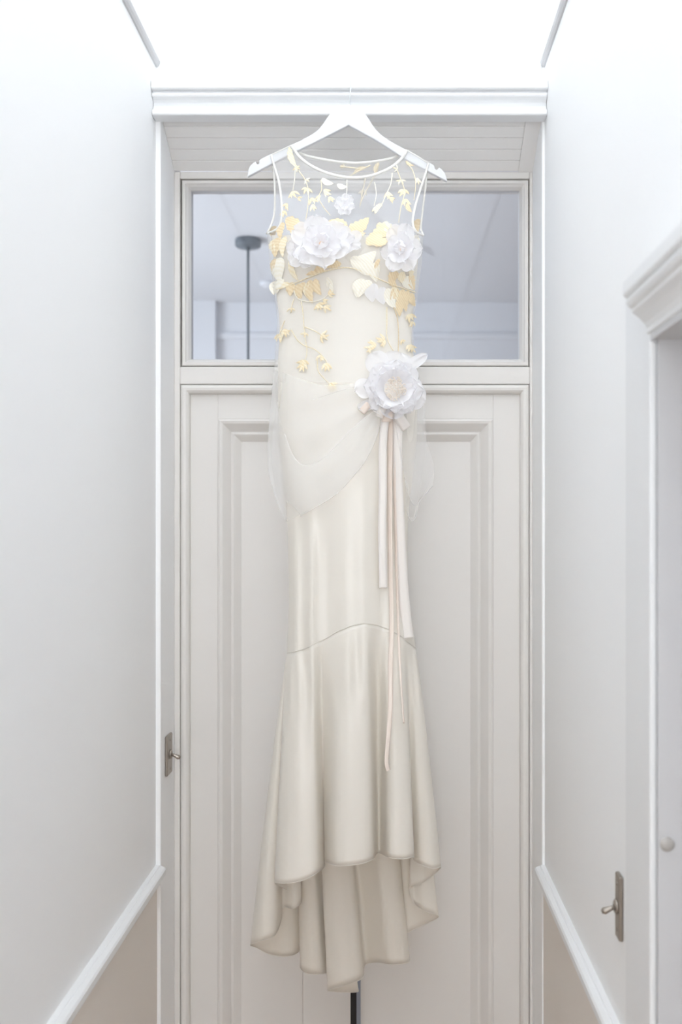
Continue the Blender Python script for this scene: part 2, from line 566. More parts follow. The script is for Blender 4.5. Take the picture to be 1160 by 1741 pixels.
# doorway in the right wall: lining, casing, small cornice, closed leaf
d2 = tag(empty('door_2', (XR, (DY0 + DY1) / 2, 0)), 'white doorway with moulded head in the right wall', kind='structure')
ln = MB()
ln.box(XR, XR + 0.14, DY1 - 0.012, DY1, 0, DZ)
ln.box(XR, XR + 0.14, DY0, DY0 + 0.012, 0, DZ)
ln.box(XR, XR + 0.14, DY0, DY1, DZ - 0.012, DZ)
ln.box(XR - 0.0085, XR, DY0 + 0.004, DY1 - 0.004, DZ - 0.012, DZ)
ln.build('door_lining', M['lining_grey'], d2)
cs = MB()
cs.box(XR - 0.009, XR, DY1 - 0.004, 1.4545, 0, DZ + 0.09)
cs.box(XR - 0.009, XR, DY0 - 0.13, DY0 + 0.004, 0, DZ + 0.09)
cs.build('door_casing', M['trim'], d2, bevel=0.003)
cz = lambda v: ZV(v, 1.345)
pr = [(0.0, DZ - 0.002), (0.0105, DZ - 0.002), (0.0115, DZ), (0.0115, DZ + 0.003), (0.0105, DZ + 0.005), (0.014, DZ + 0.012), (0.022, DZ + 0.020), (0.029, DZ + 0.025),
      (0.031, DZ + 0.027), (0.031, DZ + 0.031), (0.036, DZ + 0.034), (0.039, DZ + 0.039), (0.039, DZ + 0.043), (0.036, DZ + 0.045), (0.041, DZ + 0.047), (0.043, DZ + 0.050), (0.043, DZ + 0.066), (0.0, DZ + 0.070)]
a = [(XR - p[0], DY1 + 0.004, p[1]) for p in pr]
b = [(XR - p[0], DY0 - 0.025, p[1]) for p in pr]
MB().prism(a, b).build('door_cornice', M['trim'], d2)
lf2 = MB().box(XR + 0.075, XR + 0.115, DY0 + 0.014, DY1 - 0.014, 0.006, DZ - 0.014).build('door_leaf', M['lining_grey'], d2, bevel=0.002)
# flush round plate seen on the far side of the lining
c_ = at(1119, 1435, DY1 - 0.0125) + Vector((0.012, 0, 0))
kb = MB().lathe((0, 0, 0), [(0.0095, 0), (0.0095, 0.0015), (0.008, 0.003), (0.004, 0.004), (0.0005, 0.0042)], 20).build('round_bolt_cover', M['knob'], d2, True)
kb.matrix_basis = Matrix.Translation(c_) @ Matrix.Rotation(R(90), 4, 'X')

# ------------------------------------------------------------------ the room behind the transom
RY0, RY1, RZ = YW + 0.22, 6.15, 3.0
tag(MB().box(-2.6, 2.6, RY1, RY1 + 0.1, 0, RZ + 0.1).build('wall_far_room', M['room']), 'pale grey far wall seen through the transom', kind='structure')
tag(MB().box(2.5, 2.6, RY0, RY1, 0, RZ + 0.1).build('wall_right_room', M['room']), 'pale grey side wall of the room behind', kind='structure')
lw = MB().box(-2.6, -2.5, RY0, 3.5, 0, RZ + 0.1).box(-2.6, -2.5, 5.1, RY1, 0, RZ + 0.1).box(-2.6, -2.5, 3.5, 5.1, 0, 0.7).box(-2.6, -2.5, 3.5, 5.1, 2.7, RZ + 0.1)
tag(lw.build('wall_left_room', M['room']), 'side wall with an added window opening in the room behind the transom', kind='structure')
tag(MB().box(-2.6, 2.6, RY0, RY1 + 0.1, RZ, RZ + 0.1).build('ceiling_room', M['room']), 'pale ceiling of the room behind the transom', kind='structure')
tag(MB().box(-2.6, 2.6, YW + 0.2, RY1, -0.06, 0).build('floor_room', M['floor']), 'wooden floor of the room behind', kind='structure')
zpr = ZV(572, RY1)
tag(MB().box(-2.5, 2.5, RY1 - 0.02, RY1, zpr - 0.02, zpr + 0.02).build('trim_7', M['room'], bevel=0.006), 'picture rail on the far wall behind the transom', kind='structure')
xp = XU(366, RY1 - 0.06)
tag(MB().box(-2.5, xp, RY1 - 0.06, RY1, 0, RZ).build('trim_8', M['room']), 'wall pier at the left of the far room', kind='structure')

# ================================================================== THINGS
# pendant lamp behind the transom
YP = (RZ - EYE) * F / (VPV - 407)
xl = XU(422, YP)
pl = tag(empty('pendant_lamp', (xl, YP, RZ)), 'dark grey pendant lamp canopy and rod seen through the transom', 'lamp')
MB().lathe((xl, YP, RZ), [(0.060, 0), (0.063, -0.006), (0.063, -0.030), (0.058, -0.037), (0.010, -0.040), (0.001, -0.0402)], 32).build('canopy', M['grey_metal'], pl, True)
MB().lathe((xl, YP, RZ), [(0.011, -0.038), (0.010, -0.05), (0.0055, -0.062)], 16).build('collar', M['grey_metal'], pl, True)
MB().tube([(xl, YP, RZ - 0.05), (xl, YP, RZ - 0.90)], 0.0065, 12).build('rod', M['grey_metal'], pl, True)
MB().lathe((xl, YP, RZ - 0.88), [(0.02, 0), (0.05, -0.01), (0.12, -0.08), (0.16, -0.16), (0.157, -0.16), (0.115, -0.085), (0.02, -0.02)], 28).build('lamp_shade', M['grey_metal'], pl, True)
YS = (RZ - EYE) * F / (VPV - 480)
sdx = XU(457, YS)
sd = tag(empty('smoke_detector', (sdx, YS, RZ)), 'pale round smoke detector on the ceiling beyond the transom', 'smoke detector')
MB().lathe((sdx, YS, RZ), [(0.05, 0), (0.05, -0.012), (0.042, -0.022)], 24).build('base', M['room'], sd, True)
MB().lathe((sdx, YS, RZ - 0.022), [(0.03, 0), (0.026, -0.008), (0.001, -0.010)], 24).build('sensor_cap', M['room'], sd, True)


# nickel toggle switches
def switch(name, pos, rot, label, h=0.092, wd=0.052):
    e = tag(empty(name, pos), label, 'light switch', group='toggle light switches')
    T = Matrix.Translation(pos) @ Matrix.Rotation(rot, 4, 'Z')   # local +X points out of the wall
    pl_ = MB().box(0, 0.0065, -wd / 2, wd / 2, -h / 2, h / 2).build('plate', M['nickel'], e, bevel=0.002)
    rg = MB().lathe((0, 0, 0), [(0.011, 0.006), (0.011, 0.009), (0.0085, 0.011), (0.006, 0.011)], 20, 'X').build('ring', M['nickel'], e, True)
    dl = MB().tube([(0.008, 0, 0), (0.016, 0, -0.003), (0.026, 0, -0.007), (0.030, 0, -0.0085)], [0.0035, 0.0036, 0.0055, 0.003], 12).build('toggle', M['nickel'], e, True)
    for sgn in (1, -1):
        s_ = MB().lathe((0, 0, sgn * h * 0.36), [(0.003, 0.006), (0.003, 0.0075), (0.001, 0.008)], 12, 'X').build('screw', M['nickel'], e, True)
        s_.matrix_basis = T
    for o in (pl_, rg, dl): o.matrix_basis = T
    return e


p = at(284, 1284, 2.308)
switch('light_switch', (OL + 0.0002, 2.318, p.z), 0.0, 'nickel toggle light switch on the left reveal of the door recess')
ys = 1.516
switch('light_switch', (XR - 0.0002, ys, ZV(1541, ys)), math.pi, 'nickel toggle light switch on the right wall beside the door casing', h=0.098, wd=0.028)

# slim black post below the hem
yp = 2.325
pp = at(604.5, 1741, yp)
po = tag(empty('black_post', (pp.x, yp, 0)), 'slim black metal post standing behind the lowest point of the hem', 'post')
b1 = MB().box(-0.0085, 0.0085, -0.0085, 0.0085, 0.012, 0.74).build('shaft', M['black'], po, bevel=0.001)
b1.matrix_basis = Matrix.Translation((pp.x, yp, 0)) @ Matrix.Rotation(R(-33), 4, 'Z')
b2 = MB().box(0.0086, 0.0094, -0.0078, 0.0078, 0.03, 0.74).build('lit_side_strip', M['lit_side'], po)  # added strip, its pale colour stands in for light on the right face
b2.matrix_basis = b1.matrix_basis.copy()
MB().lathe((pp.x, yp, 0), [(0.05, 0.0), (0.05, 0.008), (0.045, 0.012), (0.014, 0.016), (0.013, 0.03), (0.009, 0.032)], 28).build('base', M['black'], po, True)

# ------------------------------------------------------------------ hanger
YD = 2.13          # plane in which the dress hangs
HL = [(421, 302), (423, 290), (426, 283), (432, 277.5), (436, 276), (436.6, 279.5), (439, 281), (441.5, 279), (441, 275), (443.5, 272), (459, 264), (478, 256), (498, 246.5), (515, 238.5), (531, 229.5),
      (539, 224), (545, 218), (551, 210), (557, 201), (563, 193), (570, 187), (581, 181), (593, 179), (604, 181), (613, 186.5), (620, 193), (627, 203), (633, 213), (640, 222.5), (649, 231),
      (661, 239.5), (674, 247), (688, 254.5), (707, 265), (727, 276), (737, 281.5), (739.5, 284.5), (739.5, 288.5), (742.5, 290.3), (745, 288.3), (746, 286), (750, 288), (755.5, 294), (759, 302), (760.5, 310),
      (741, 299.5), (715, 286), (688, 271.5), (662, 254), (636, 238), (614, 226), (597, 216.5), (593, 214), (589, 216.5), (572, 225), (531, 246), (500, 260.5), (472, 275), (446, 289)]
hg = tag(empty('clothes_hanger', at(593, 300, YD)), 'white wooden clothes hanger with notched arms and steel hook', 'hanger')
t_ = 0.0055
body = MB().prism([at(u, v, YD) + Vector((0, -t_, 0)) for u, v in reversed(HL)], [at(u, v, YD) + Vector((0, t_, 0)) for u, v in reversed(HL)])
body.build('arms', M['hanger'], hg, bevel=0.0018)
hk = catmull([tuple(at(594, 186, YD)), tuple(at(594.5, 176, YD)), tuple(at(595.5, 160, YD)), tuple(at(597, 148, YD + 0.012)), tuple(at(596, 138, YD + 0.035)),
              tuple(at(595, 131.5, YD + 0.062)), (XU(595.5, 2.205), 2.2045, zc(134.6)), (XU(595.5, 2.217), 2.2165, zc(137)), (XU(595.5, 2.217), 2.2175, zc(142))], 8)
MB().tube(hk, 0.0013, 8).build('hook', M['chrome'], hg, True)
MB().lathe(tuple(at(594, 180.4, YD)), [(0.004, 0), (0.004, 0.002), (0.002, 0.003)], 14).build('hook_ferrule', M['chrome'], hg, True)

# ------------------------------------------------------------------ the dress: surface description
dress = tag(empty('wedding_dress', at(597, 1650, YD)), 'long ivory satin wedding dress with floral tulle bodice hanging in the doorway', 'dress')

# outer silhouette of the tulle layer: v, left u, right u, front depth, back depth
OUT = [(396, 454, 720, .058, .052), (420, 456, 719, .062, .052), (450, 459, 717, .062, .050), (480, 464, 713, .058, .048), (510, 468, 709, .054, .046),
       (545, 472, 704, .052, .045), (570, 470, 703, .052, .046), (600, 468, 705, .055, .048), (640, 466, 712, .060, .052), (700, 466, 716, .064, .055), (800, 474, 708, .062, .055), (900, 486, 696, .060, .055)]
INN = [(400, 462, 713, .052, .046), (430, 464, 712, .056, .046), (470, 467, 709, .055, .044), (500, 470, 706, .051, .042), (545, 475.5, 701, .048, .041), (575, 475, 700, .048, .042),
       (620, 472.5, 705, .052, .045), (680, 472, 710, .057, .050), (740, 475, 709, .059, .052), (800, 480, 703, .058, .052), (860, 486, 696, .057, .052), (920, 489.5, 693, .056, .052),
       (1000, 490.5, 693.5, .056, .052), (1060, 490, 699, .058, .054), (1112, 488, 707, .060, .056)]


def cups(u, v):
    return 0.022 * math.exp(-((u - 540) / 42) ** 2 - ((v - 425) / 38) ** 2) + 0.022 * math.exp(-((u - 668) / 38) ** 2 - ((v - 428) / 38) ** 2)


def shell(tab, u, v, front=True):
    L, Rr, df, db = lerp(tab, v)
    cx, hw = (L + Rr) / 2, (Rr - L) / 2
    k = max(0.0, 1 - ((u - cx) / hw) ** 2) ** 0.5
    return -(df * k + cups(u, v)) if front else db * k


def outer_y(u, v, front=True):
    """depth of the tulle surface relative to the hanging plane, shoulders to hip"""
    if v >= 396:
        return shell(OUT, u, v, front)
    L, Rr, df, db = lerp(OUT, 396)
    cx = 593
    hw = 133
    k = max(0.0, 1 - ((u - cx) / hw) ** 2) ** 0.5
    e = sstep(246, 400, v)
    base = 0.0075
    return -(base + (df * k - base) * e + cups(u, v) * e) if front else base + (db * k - base) * e


def on(u, v, off=0.0, front=True):
    y = outer_y(u, v, front)
    y += -off if front else off
    return at(u, v, YD + y)


# ---- satin body: bust to flounce seam
SEAM = [(486, 1110), (500, 1108), (515, 1104), (545, 1090), (580, 1071), (600, 1063), (620, 1059), (640, 1062), (660, 1069), (680, 1080), (695, 1092), (708, 1102)]


def seam_v(u):
    return lerp([(a, b) for a, b in SEAM], u)[0]


RIDGE = [(503, 8, .012, 880), (529, 8, .010, 880), (558, 14, -.006, 900), (590, 12, .004, 900), (618, 16, .006, 850), (650, 9, -.005, 850), (686, 9, .007, 900)]


def body_pt(th, v):
    L, Rr, df, db = lerp(INN, v)
    cx, hw = (L + Rr) / 2, (Rr - L) / 2
    c_, s_ = math.cos(th), math.sin(th)
    u = cx + hw * c_
    front = s_ < 0
    vv = v
    y = (df if front else db) * s_
    if front:
        y -= cups(u, v) * 0.92 * abs(s_) ** 0.5
        for (ru, rw, ra, rv) in RIDGE:
            y -= ra * math.exp(-((u - ru) / rw) ** 2) * sstep(rv - 90, rv + 120, v) * abs(s_) ** 0.6
        vv = v + (seam_v(u) - 1112) * sstep(930, 1112, v)
    # sweetheart dip of the opaque bodice
    if v < 470:
        vv += 34 * math.exp(-((u - 606) / 20) ** 2) * (1 - sstep(400, 470, v)) if front else 0
    return u, vv, y


NC = 176
ths = [math.pi + 2 * math.pi * j / NC for j in range(NC)]
rows = [400 + (1112 - 400) * i / 110 for i in range(111)]
V = []
for v in rows:
    for th in ths:
        u, vv, y = body_pt(th, v)
        V.append(at(u, vv, YD + y))
sb = mesh('satin_skirt', V, grid_faces(len(rows), NC, True), M['satin'], dress, True)
sb['label'] = 'close-fitting ivory satin body of the dress'

# ---- flounce: ruled from the arched seam to a fluted high-low hem
HEM = [(467, 1501, -.040, 184), (485, 1502, -.078, 199), (515, 1497, -.088, 216), (541, 1483, -.072, 230), (552, 1473, -.006, 240), (553, 1466, -.020, 246), (573, 1472, -.092, 257), (610, 1469.5, -.100, 272),
       (634, 1461, -.078, 284), (641, 1451, .000, 291), (650, 1452, -.004, 296), (661, 1458, -.074, 303), (684, 1460.5, -.086, 313), (704, 1457, -.062, 322), (701, 1461, .002, 330),
       (716, 1470, -.020, 338), (737, 1477, -.020, 346), (750, 1474, .004, 354), (738, 1487, .030, 360), (718, 1502, .022, 365), (697, 1510, .036, 371), (704, 1535, .050, 378), (722, 1549, .036, 385), (746, 1558, .050, 393),
       (720, 1573, .085, 404), (690, 1589, .100, 415), (691, 1612, .118, 422), (697, 1633, .092, 429), (684, 1639, .076, 437), (662, 1640, .078, 446), (642, 1636, .112, 455), (621, 1641, .136, 463), (617, 1662, .084, 470), (600, 1671, .066, 477),
       (576, 1679, .066, 484), (557, 1684, .086, 490), (585, 1687, .110, 495), (610, 1685, .124, 499), (590, 1668, .132, 503), (562, 1655, .118, 507), (546, 1656, .086, 511), (526, 1656, .080, 515), (511, 1645, .096, 519), (514, 1616, .126, 522),
       (499, 1624, .104, 525), (478, 1626, .084, 528), (458, 1622, .080, 531), (438, 1612, .062, 533), (426, 1606, .030, 535), (444, 1600, -.004, 537), (467, 1591, .004, 538), (478, 1566, .040, 539), (482, 1543, .040, 540), (499, 1545, .020, 541), (513, 1533, .034, 542), (504, 1520, .050, 542.6), (482, 1510, .016, 543.3)]
NH = 8
hem = []
k = len(HEM)
ext = HEM + [(a, b, c_, d + 360) for a, b, c_, d in HEM[:2]]
hp = catmull([h[:3] for h in HEM], NH, True)
# matching angles along the seam
hth = []
for i in range(k):
    d0 = HEM[i][3]
    d1_ = HEM[(i + 1) % k][3] + (360 if i == k - 1 else 0)
    for j in range(NH): hth.append(d0 + (d1_ - d0) * j / NH)
NR = 46
V = []
for i in range(NR):
    t = i / (NR - 1)
    for (hu, hv, hy), th in zip(hp, hth):
        u, vv, y = body_pt(R(th), 1112)
        te = t ** 0.88
        S = at(u, vv, YD + y)
        H = at(hu, hv, YD + hy)
        # a little gathering right under the seam
        g = 0.0022 * math.sin(R(th) * 22) * math.sin(math.pi * min(1, t * 3)) if t < 0.34 else 0
        V.append(Vector((S.x + (H.x - S.x) * te, S.y + (H.y - S.y) * te - g, S.z + (H.z - S.z) * t)))
fl = mesh('flounce', V, grid_faces(NR, len(hp), True), M['satin'], dress, True)
fl['label'] = 'fluted satin flounce with a high-low hem'
sol = fl.modifiers.new('cloth', 'SOLIDIFY'); sol.thickness = 0.0006; sol.offset = 0
# rolled hem edge and the seam cord
MB().tube([at(a, b, YD + c_) for a, b, c_ in hp] + [at(hp[0][0], hp[0][1], YD + hp[0][2])], 0.0007, 6, False).build('rolled_hem', M['satin'], fl, True)
sc = []
for j in range(121):
    u, vv, y = body_pt(R(180 + 360 * j / 120), 1112)
    sc.append(at(u, vv, YD + y - (0.0006 if y < 0 else -0.0006)))
MB().tube(sc, 0.0009, 6, False).build('skirt_seam', M['satin'], dress, True)

# ---- sheer tulle bodice: front and back yokes (Coons patches), waist tube
F_TOP = [(461, 263.5), (478, 255), (495, 247.5), (500, 254), (509, 266), (525, 279), (548, 291), (575, 299), (600, 302), (625, 300), (650, 292), (670, 281), (684, 268), (692, 255.5), (709, 265), (729, 277.5)]
F_L = [(461, 263.5), (467, 284), (474, 308), (478.5, 340), (479, 370), (472, 388), (454, 397)]
F_R = [(729, 277.5), (723, 298), (714, 325), (706, 352), (702, 378), (708, 394), (720, 400)]
B_TOP = [(461, 263.5), (478, 255), (495, 247.5), (504, 257), (520, 264), (550, 271), (585, 276), (610, 277), (640, 274), (665, 269), (682, 262), (692, 255.5), (709, 265), (729, 277.5)]
B_L = [(461, 263.5), (464, 285), (467, 310), (467.5, 340), (466, 366), (460, 385), (454, 397)]
B_R = [(729, 277.5), (726, 295), (723.5, 320), (720.5, 345), (717.5, 370), (716, 388), (720, 400)]
B_BOT = [(454, 397), (500, 399), (590, 400), (680, 400), (720, 400)]


def coons(T, B, L, Rr, nr, nc):
    out = []
    for i in range(nr):
        t = i / (nr - 1)
        row = []
        l, r = curve_at(L, t), curve_at(Rr, t)
        for j in range(nc):
            s = j / (nc - 1)
            a, b = curve_at(T, s), curve_at(B, s)
            row.append(tuple((1 - t) * a[d] + t * b[d] + (1 - s) * l[d] + s * r[d]
                             - ((1 - s) * (1 - t) * T[0][d] + s * (1 - t) * T[-1][d] + (1 - s) * t * B[0][d] + s * t * B[-1][d]) for d in range(len(T[0]))))
        out.append(row)
    return out


for nm, T, L, Rr, fr_ in (('tulle_yoke_front', F_TOP, F_L, F_R, True), ('tulle_yoke_back', B_TOP, B_L, B_R, False)):
    g = coons(T, B_BOT, L, Rr, 30, 60)
    V = [on(u, v, 0.0, fr_) for row in g for (u, v) in row]
    o = mesh(nm, V, grid_faces(30, 60), M['tulle'], dress, True)
    o['label'] = 'sheer white tulle yoke'


def on_any(u, v, sgn):
    return on(u, v, 0.0, sgn < 0)


rows = [398 + (650 - 398) * i / 50 for i in range(51)]
V = []
for v in rows:
    L, Rr, df, db = lerp(OUT, v)
    cx, hw = (L + Rr) / 2, (Rr - L) / 2
    for th in ths[::2]:
        c_, s_ = math.cos(th), math.sin(th)
        u = cx + hw * c_
        y = (df if s_ < 0 else db) * s_ - (cups(u, v) * abs(s_) ** 0.5 if s_ < 0 else 0)
        V.append(at(u, v, YD + y))
o = mesh('tulle_waist', V, grid_faces(len(rows), NC // 2, True), M['tulle'], dress, True)
o['label'] = 'sheer tulle overlay around the waist'


def binding(name, pts, fr_, r=0.0031, off=0.001):
    c = catmull(pts, 8)
    MB().tube([on(u, v, off, fr_) for u, v in c], r, 8, True, 0.6).build(name, M['binding'], dress, True)


binding('neckline_binding', F_TOP[2:-2], True)
binding('back_neckline_binding', B_TOP[2:-2], False, 0.0028)
binding('armhole_binding', F_L, True, 0.0024)
binding('armhole_binding', F_R, True, 0.0024)
binding('armhole_binding', B_L, False, 0.0022)
binding('armhole_binding', B_R, False, 0.0022)
binding('shoulder_seam', F_TOP[:3], True, 0.0012)
binding('shoulder_seam', F_TOP[-3:], True, 0.0012)
UB = [(470, 492), (490, 486), (515, 476), (545, 464), (570, 457), (590, 455), (610, 459), (635, 470), (660, 481), (685, 490), (706, 497)]
c = catmull(UB, 8)
MB().tube([on(u, v, 0.0012) for u, v in c], 0.0013, 6).build('underbust_piping', M['pale'], dress, True)


# ---- draped tulle at the hip
def patch(name, T, B, L, Rr, yfun, mat, nr=44, nc=56, label=None, edge=None):
    g = coons(T, B, L, Rr, nr, nc)
    V = []
    for i, row in enumerate(g):
        for j, (u, v) in enumerate(row):
            V.append(at(u, v, YD + yfun(u, v, j / (nc - 1), i / (nr - 1))))
    o = mesh(name, V, grid_faces(nr, nc), mat, dress, True)
    if label: o['label'] = label
    if edge:
        MB().tube(V[(nr - 1) * nc:], 0.0007, 6).build('tulle_edge', M['tulle2'], o, True)
    return o


def body_front(u, v):
    L, Rr, df, db = lerp(INN, v)
    cx, hw = (L + Rr) / 2, (Rr - L) / 2
    return -df * max(0.0, 1 - ((u - cx) / hw) ** 2) ** 0.5


def drape_y(u, v, s, t):
    y = body_front(u, v) - 0.010 - 0.010 * math.sin(math.pi * min(1, s * 1.1)) * t
    y -= 0.0045 * math.sin(t * 17 + s * 2.0) * math.sin(math.pi * (0.12 + 0.8 * s)) * sstep(0.05, 0.4, t)
    y += 0.004 * math.sin(s * 26) * (1 - s) ** 2
    if s < 0.12: y *= (0.15 + 0.85 * s / 0.12)
    return y


D_T = [(466, 628), (500, 640), (550, 655), (600, 652), (640, 644), (662, 650)]
D_L = [(466, 628), (461, 680), (457, 730), (455.5, 770), (458, 808), (468, 845), (478, 872), (489, 889)]
D_R = [(662, 650), (658, 672), (652, 698)]
D_B = [(489, 889), (515, 875), (545, 858), (572, 840), (598, 813), (622, 782), (640, 745), (652, 698)]
patch('tulle_drape', D_T, D_B, D_L, D_R, drape_y, M['tulle2'], label='draped tulle swag gathered up to the rosette', edge=True)
# inner swag: second layer with the visible fold line
E_T = [(470, 690), (484, 738), (498, 774), (514, 790), (536, 787), (562, 768), (600, 728), (632, 702), (652, 690)]
E_B = [(489, 887), (512, 874), (545, 856), (572, 838), (598, 811), (622, 780), (640, 744), (645, 722), (652, 702)]
E_L = [(470, 690), (462, 740), (459, 790), (468, 840), (489, 887)]
E_R = [(652, 690), (652, 696), (652, 702)]
patch('tulle_drape', E_T, E_B, E_L, E_R, lambda u, v, s, t: drape_y(u, v, max(s, .03), t) * 0 + body_front(u, v) - 0.030 * min(1, s / .15) - 0.002 * math.sin(t * 9), M['tulle'], label='second tulle layer folded across the hip')
MB().tube([at(u, v, YD + drape_y(u, v, 0.4, 0.5) - 0.0075) for u, v in catmull(E_T[1:], 8)], 0.0010, 6).build('tulle_fold', M['tulle2'], dress, True)
MB().tube([at(u, v, YD + drape_y(u, v, 0.4, 0.2) - 0.004) for u, v in catmull([(530, 680), (560, 670), (592, 660), (618, 654), (640, 646)], 8)], 0.0009, 6).build('tulle_fold', M['tulle2'], dress, True)
# back half of the drape
patch('tulle_drape_back', [(466, 628), (590, 640), (712, 640)], [(489, 889), (590, 870), (703, 880)], D_L, [(712, 640), (722, 700), (724, 750), (716, 820), (703, 880)],
      lambda u, v, s, t: 0.062 * math.sin(math.pi * s) ** 0.5 + 0.004 * math.sin(s * 30) * t, M['tulle'], label='back of the hip tulle')
# tulle tail right of the rosette
patch('tulle_tail', [(668, 655), (690, 640), (712, 634)], [(688, 812), (703, 858), (722, 842), (736, 826)], [(668, 655), (672, 720), (680, 770), (688, 812)],
      [(712, 634), (721, 670), (723, 710), (727, 750), (739, 798), (736, 826)],
      lambda u, v, s, t: -0.058 + 0.040 * s - 0.010 * math.sin(s * 12 + t * 2) * t, M['tulle'], 36, 30, 'loose tulle tail beside the rosette', True)
patch('tulle_tail', [(680, 660), (695, 655), (712, 650)], [(692, 870), (698, 885), (706, 880), (712, 850)], [(680, 660), (684, 760), (688, 820), (692, 870)],
      [(712, 650), (720, 690), (722, 740), (738, 790), (730, 822), (712, 850)],
      lambda u, v, s, t: -0.044 + 0.050 * s - 0.006 * math.sin(s * 10 + 1) * t, M['tulle'], 36, 30, 'under layer of the tulle tail', True)

# ---- embroidery on the tulle
def vine(pts, mat='pale', r=0.0011, front=True):
    c = catmull(pts, 6)
    n = len(c)
    MB().tube([on(u, v, 0.0014, front) for u, v in c], [r * (1 - 0.35 * i / n) for i in range(n)], 6).build('embroidered_vine', M[mat], dress, True)


def leaf_(u, v, ang, ln_, wd, mat='pale', front=True, off=0.0016, name='embroidered_leaf', dome=0.0014, curve=0.12):
    """leaf with its stalk end at (u, v), pointing along ang (deg, 0 = right, 90 = down in the picture)"""
    a = R(ang)
    du, dv = math.cos(a), math.sin(a)
    nu, nv = -dv, du
    V = []
    big = ln_ > 18
    nb_, na = (25, 7) if big else (9, 5)
    for i in range(nb_):
        b = i / (nb_ - 1)
        w_ = wd / 2 * (math.sin(math.pi * min(1, b ** 0.75 * 0.98 + 0.02)) ** 0.75)
        if big and mat in ('gold', 'pale'): w_ *= 1 + 0.11 * math.sin(b * 29 + u)
        for j in range(na):
            q = -1 + 2 * j / (na - 1)
            uu = u + du * ln_ * b + nu * (q * w_ + curve * ln_ * math.sin(math.pi * b))
            vv = v + dv * ln_ * b + nv * (q * w_ + curve * ln_ * math.sin(math.pi * b))
            d = off + dome * (1 - q * q) * math.sin(math.pi * min(1, b + 0.05)) - 0.0010 * math.exp(-(q / 0.18) ** 2)
            V.append(on(uu, vv, d, front))
    return mesh(name, V, grid_faces(nb_, na), M[mat], dress, True)


def sprig(u, v, ang, n=3, s=9, mat='pale', spread=38, front=True):
    for i in range(n):
        a = ang + (i - (n - 1) / 2) * spread + random.uniform(-8, 8)
        leaf_(u, v, a, s * random.uniform(0.85, 1.15), s * 0.34, ('gold_pale' if mat == 'gold' else mat) if (i % 2 == 0) else ('gold_pale' if mat == 'pale' else 'pale'), front, curve=random.uniform(-.1, .14))


# yoke, front
leaf_(492, 250, 68, 40, 9, 'pale')
vine([(495, 254), (500, 270), (504, 284)])
sprig(503, 284, 60, 4, 9, 'pale', 50)
vine([(502, 286), (501, 306), (498, 324)], 'cream')
sprig(498, 325, 80, 4, 13, 'pale', 34)
sprig(506, 336, 20, 2, 10, 'gold', 40)
vine([(508, 290), (518, 304), (524, 322), (524, 348), (520, 374)])
sprig(520, 305, 40, 3, 9, 'cream', 60)
sprig(523, 320, 100, 4, 12, 'gold', 40)
sprig(530, 336, 70, 3, 13, 'gold', 34)
sprig(532, 347, 75, 3, 12, 'pale', 30)
vine([(546, 306), (547, 322), (542, 336), (552, 354), (562, 366)])
leaf_(547, 304, 22, 22, 10, 'cream')
leaf_(573, 314, 10, 18, 9, 'cream')
vine([(590, 306), (590, 320), (589, 334)], 'cream')
sprig(551, 322, 45, 4, 14, 'gold', 26)
sprig(560, 334, 60, 3, 13, 'pale', 26)
sprig(545, 332, 125, 2, 12, 'pale', 30)
sprig(489, 346, 120, 3, 12, 'pale', 34)
sprig(484, 358, 100, 3, 12, 'gold', 30)
vine([(667, 294), (665, 312), (658, 328), (650, 346), (640, 362)], 'cream', 0.0013)
sprig(659, 326, 75, 4, 14, 'pale', 30)
sprig(662, 336, 40, 3, 12, 'gold', 26)
leaf_(650, 346, 125, 22, 8, 'pale')
leaf_(646, 352, 150, 16, 6, 'pale')
vine([(675, 288), (682, 306), (688, 326), (682, 352), (678, 378)])
sprig(682, 306, 90, 4, 9, 'cream', 55)
sprig(686, 322, 95, 4, 14, 'gold', 34)
sprig(690, 338, 80, 4, 13, 'pale', 28)
leaf_(692, 345, 62, 18, 8, 'gold')
vine([(691, 276), (702, 290), (707, 312), (704, 340)])
leaf_(690, 274, 28, 16, 5, 'gold')
sprig(709, 302, 70, 3, 12, 'cream', 34)
sprig(676, 288, 200, 3, 8, 'cream', 45)
vine([(637, 310), (640, 330), (636, 350)], 'cream')
# yoke, back, seen through the front
for pts in ([(578, 283), (598, 285), (618, 288)], [(630, 281), (610, 291), (592, 301)], [(643, 278), (636, 300), (622, 326), (612, 348)], [(622, 300), (616, 330), (612, 352)]):
    vine(pts, 'pale', 0.0016, False)
sprig(586, 284, 210, 3, 9, 'cream', 40, False)
leaf_(644, 276, 100, 24, 8, 'pale', False)
leaf_(622, 284, 150, 26, 6, 'pale', False)
sprig(618, 322, 100, 3, 12, 'cream', 40, False)
leaf_(468, 384, 100, 22, 14, 'gold', False); leaf_(712, 372, 95, 26, 14, 'gold', False)

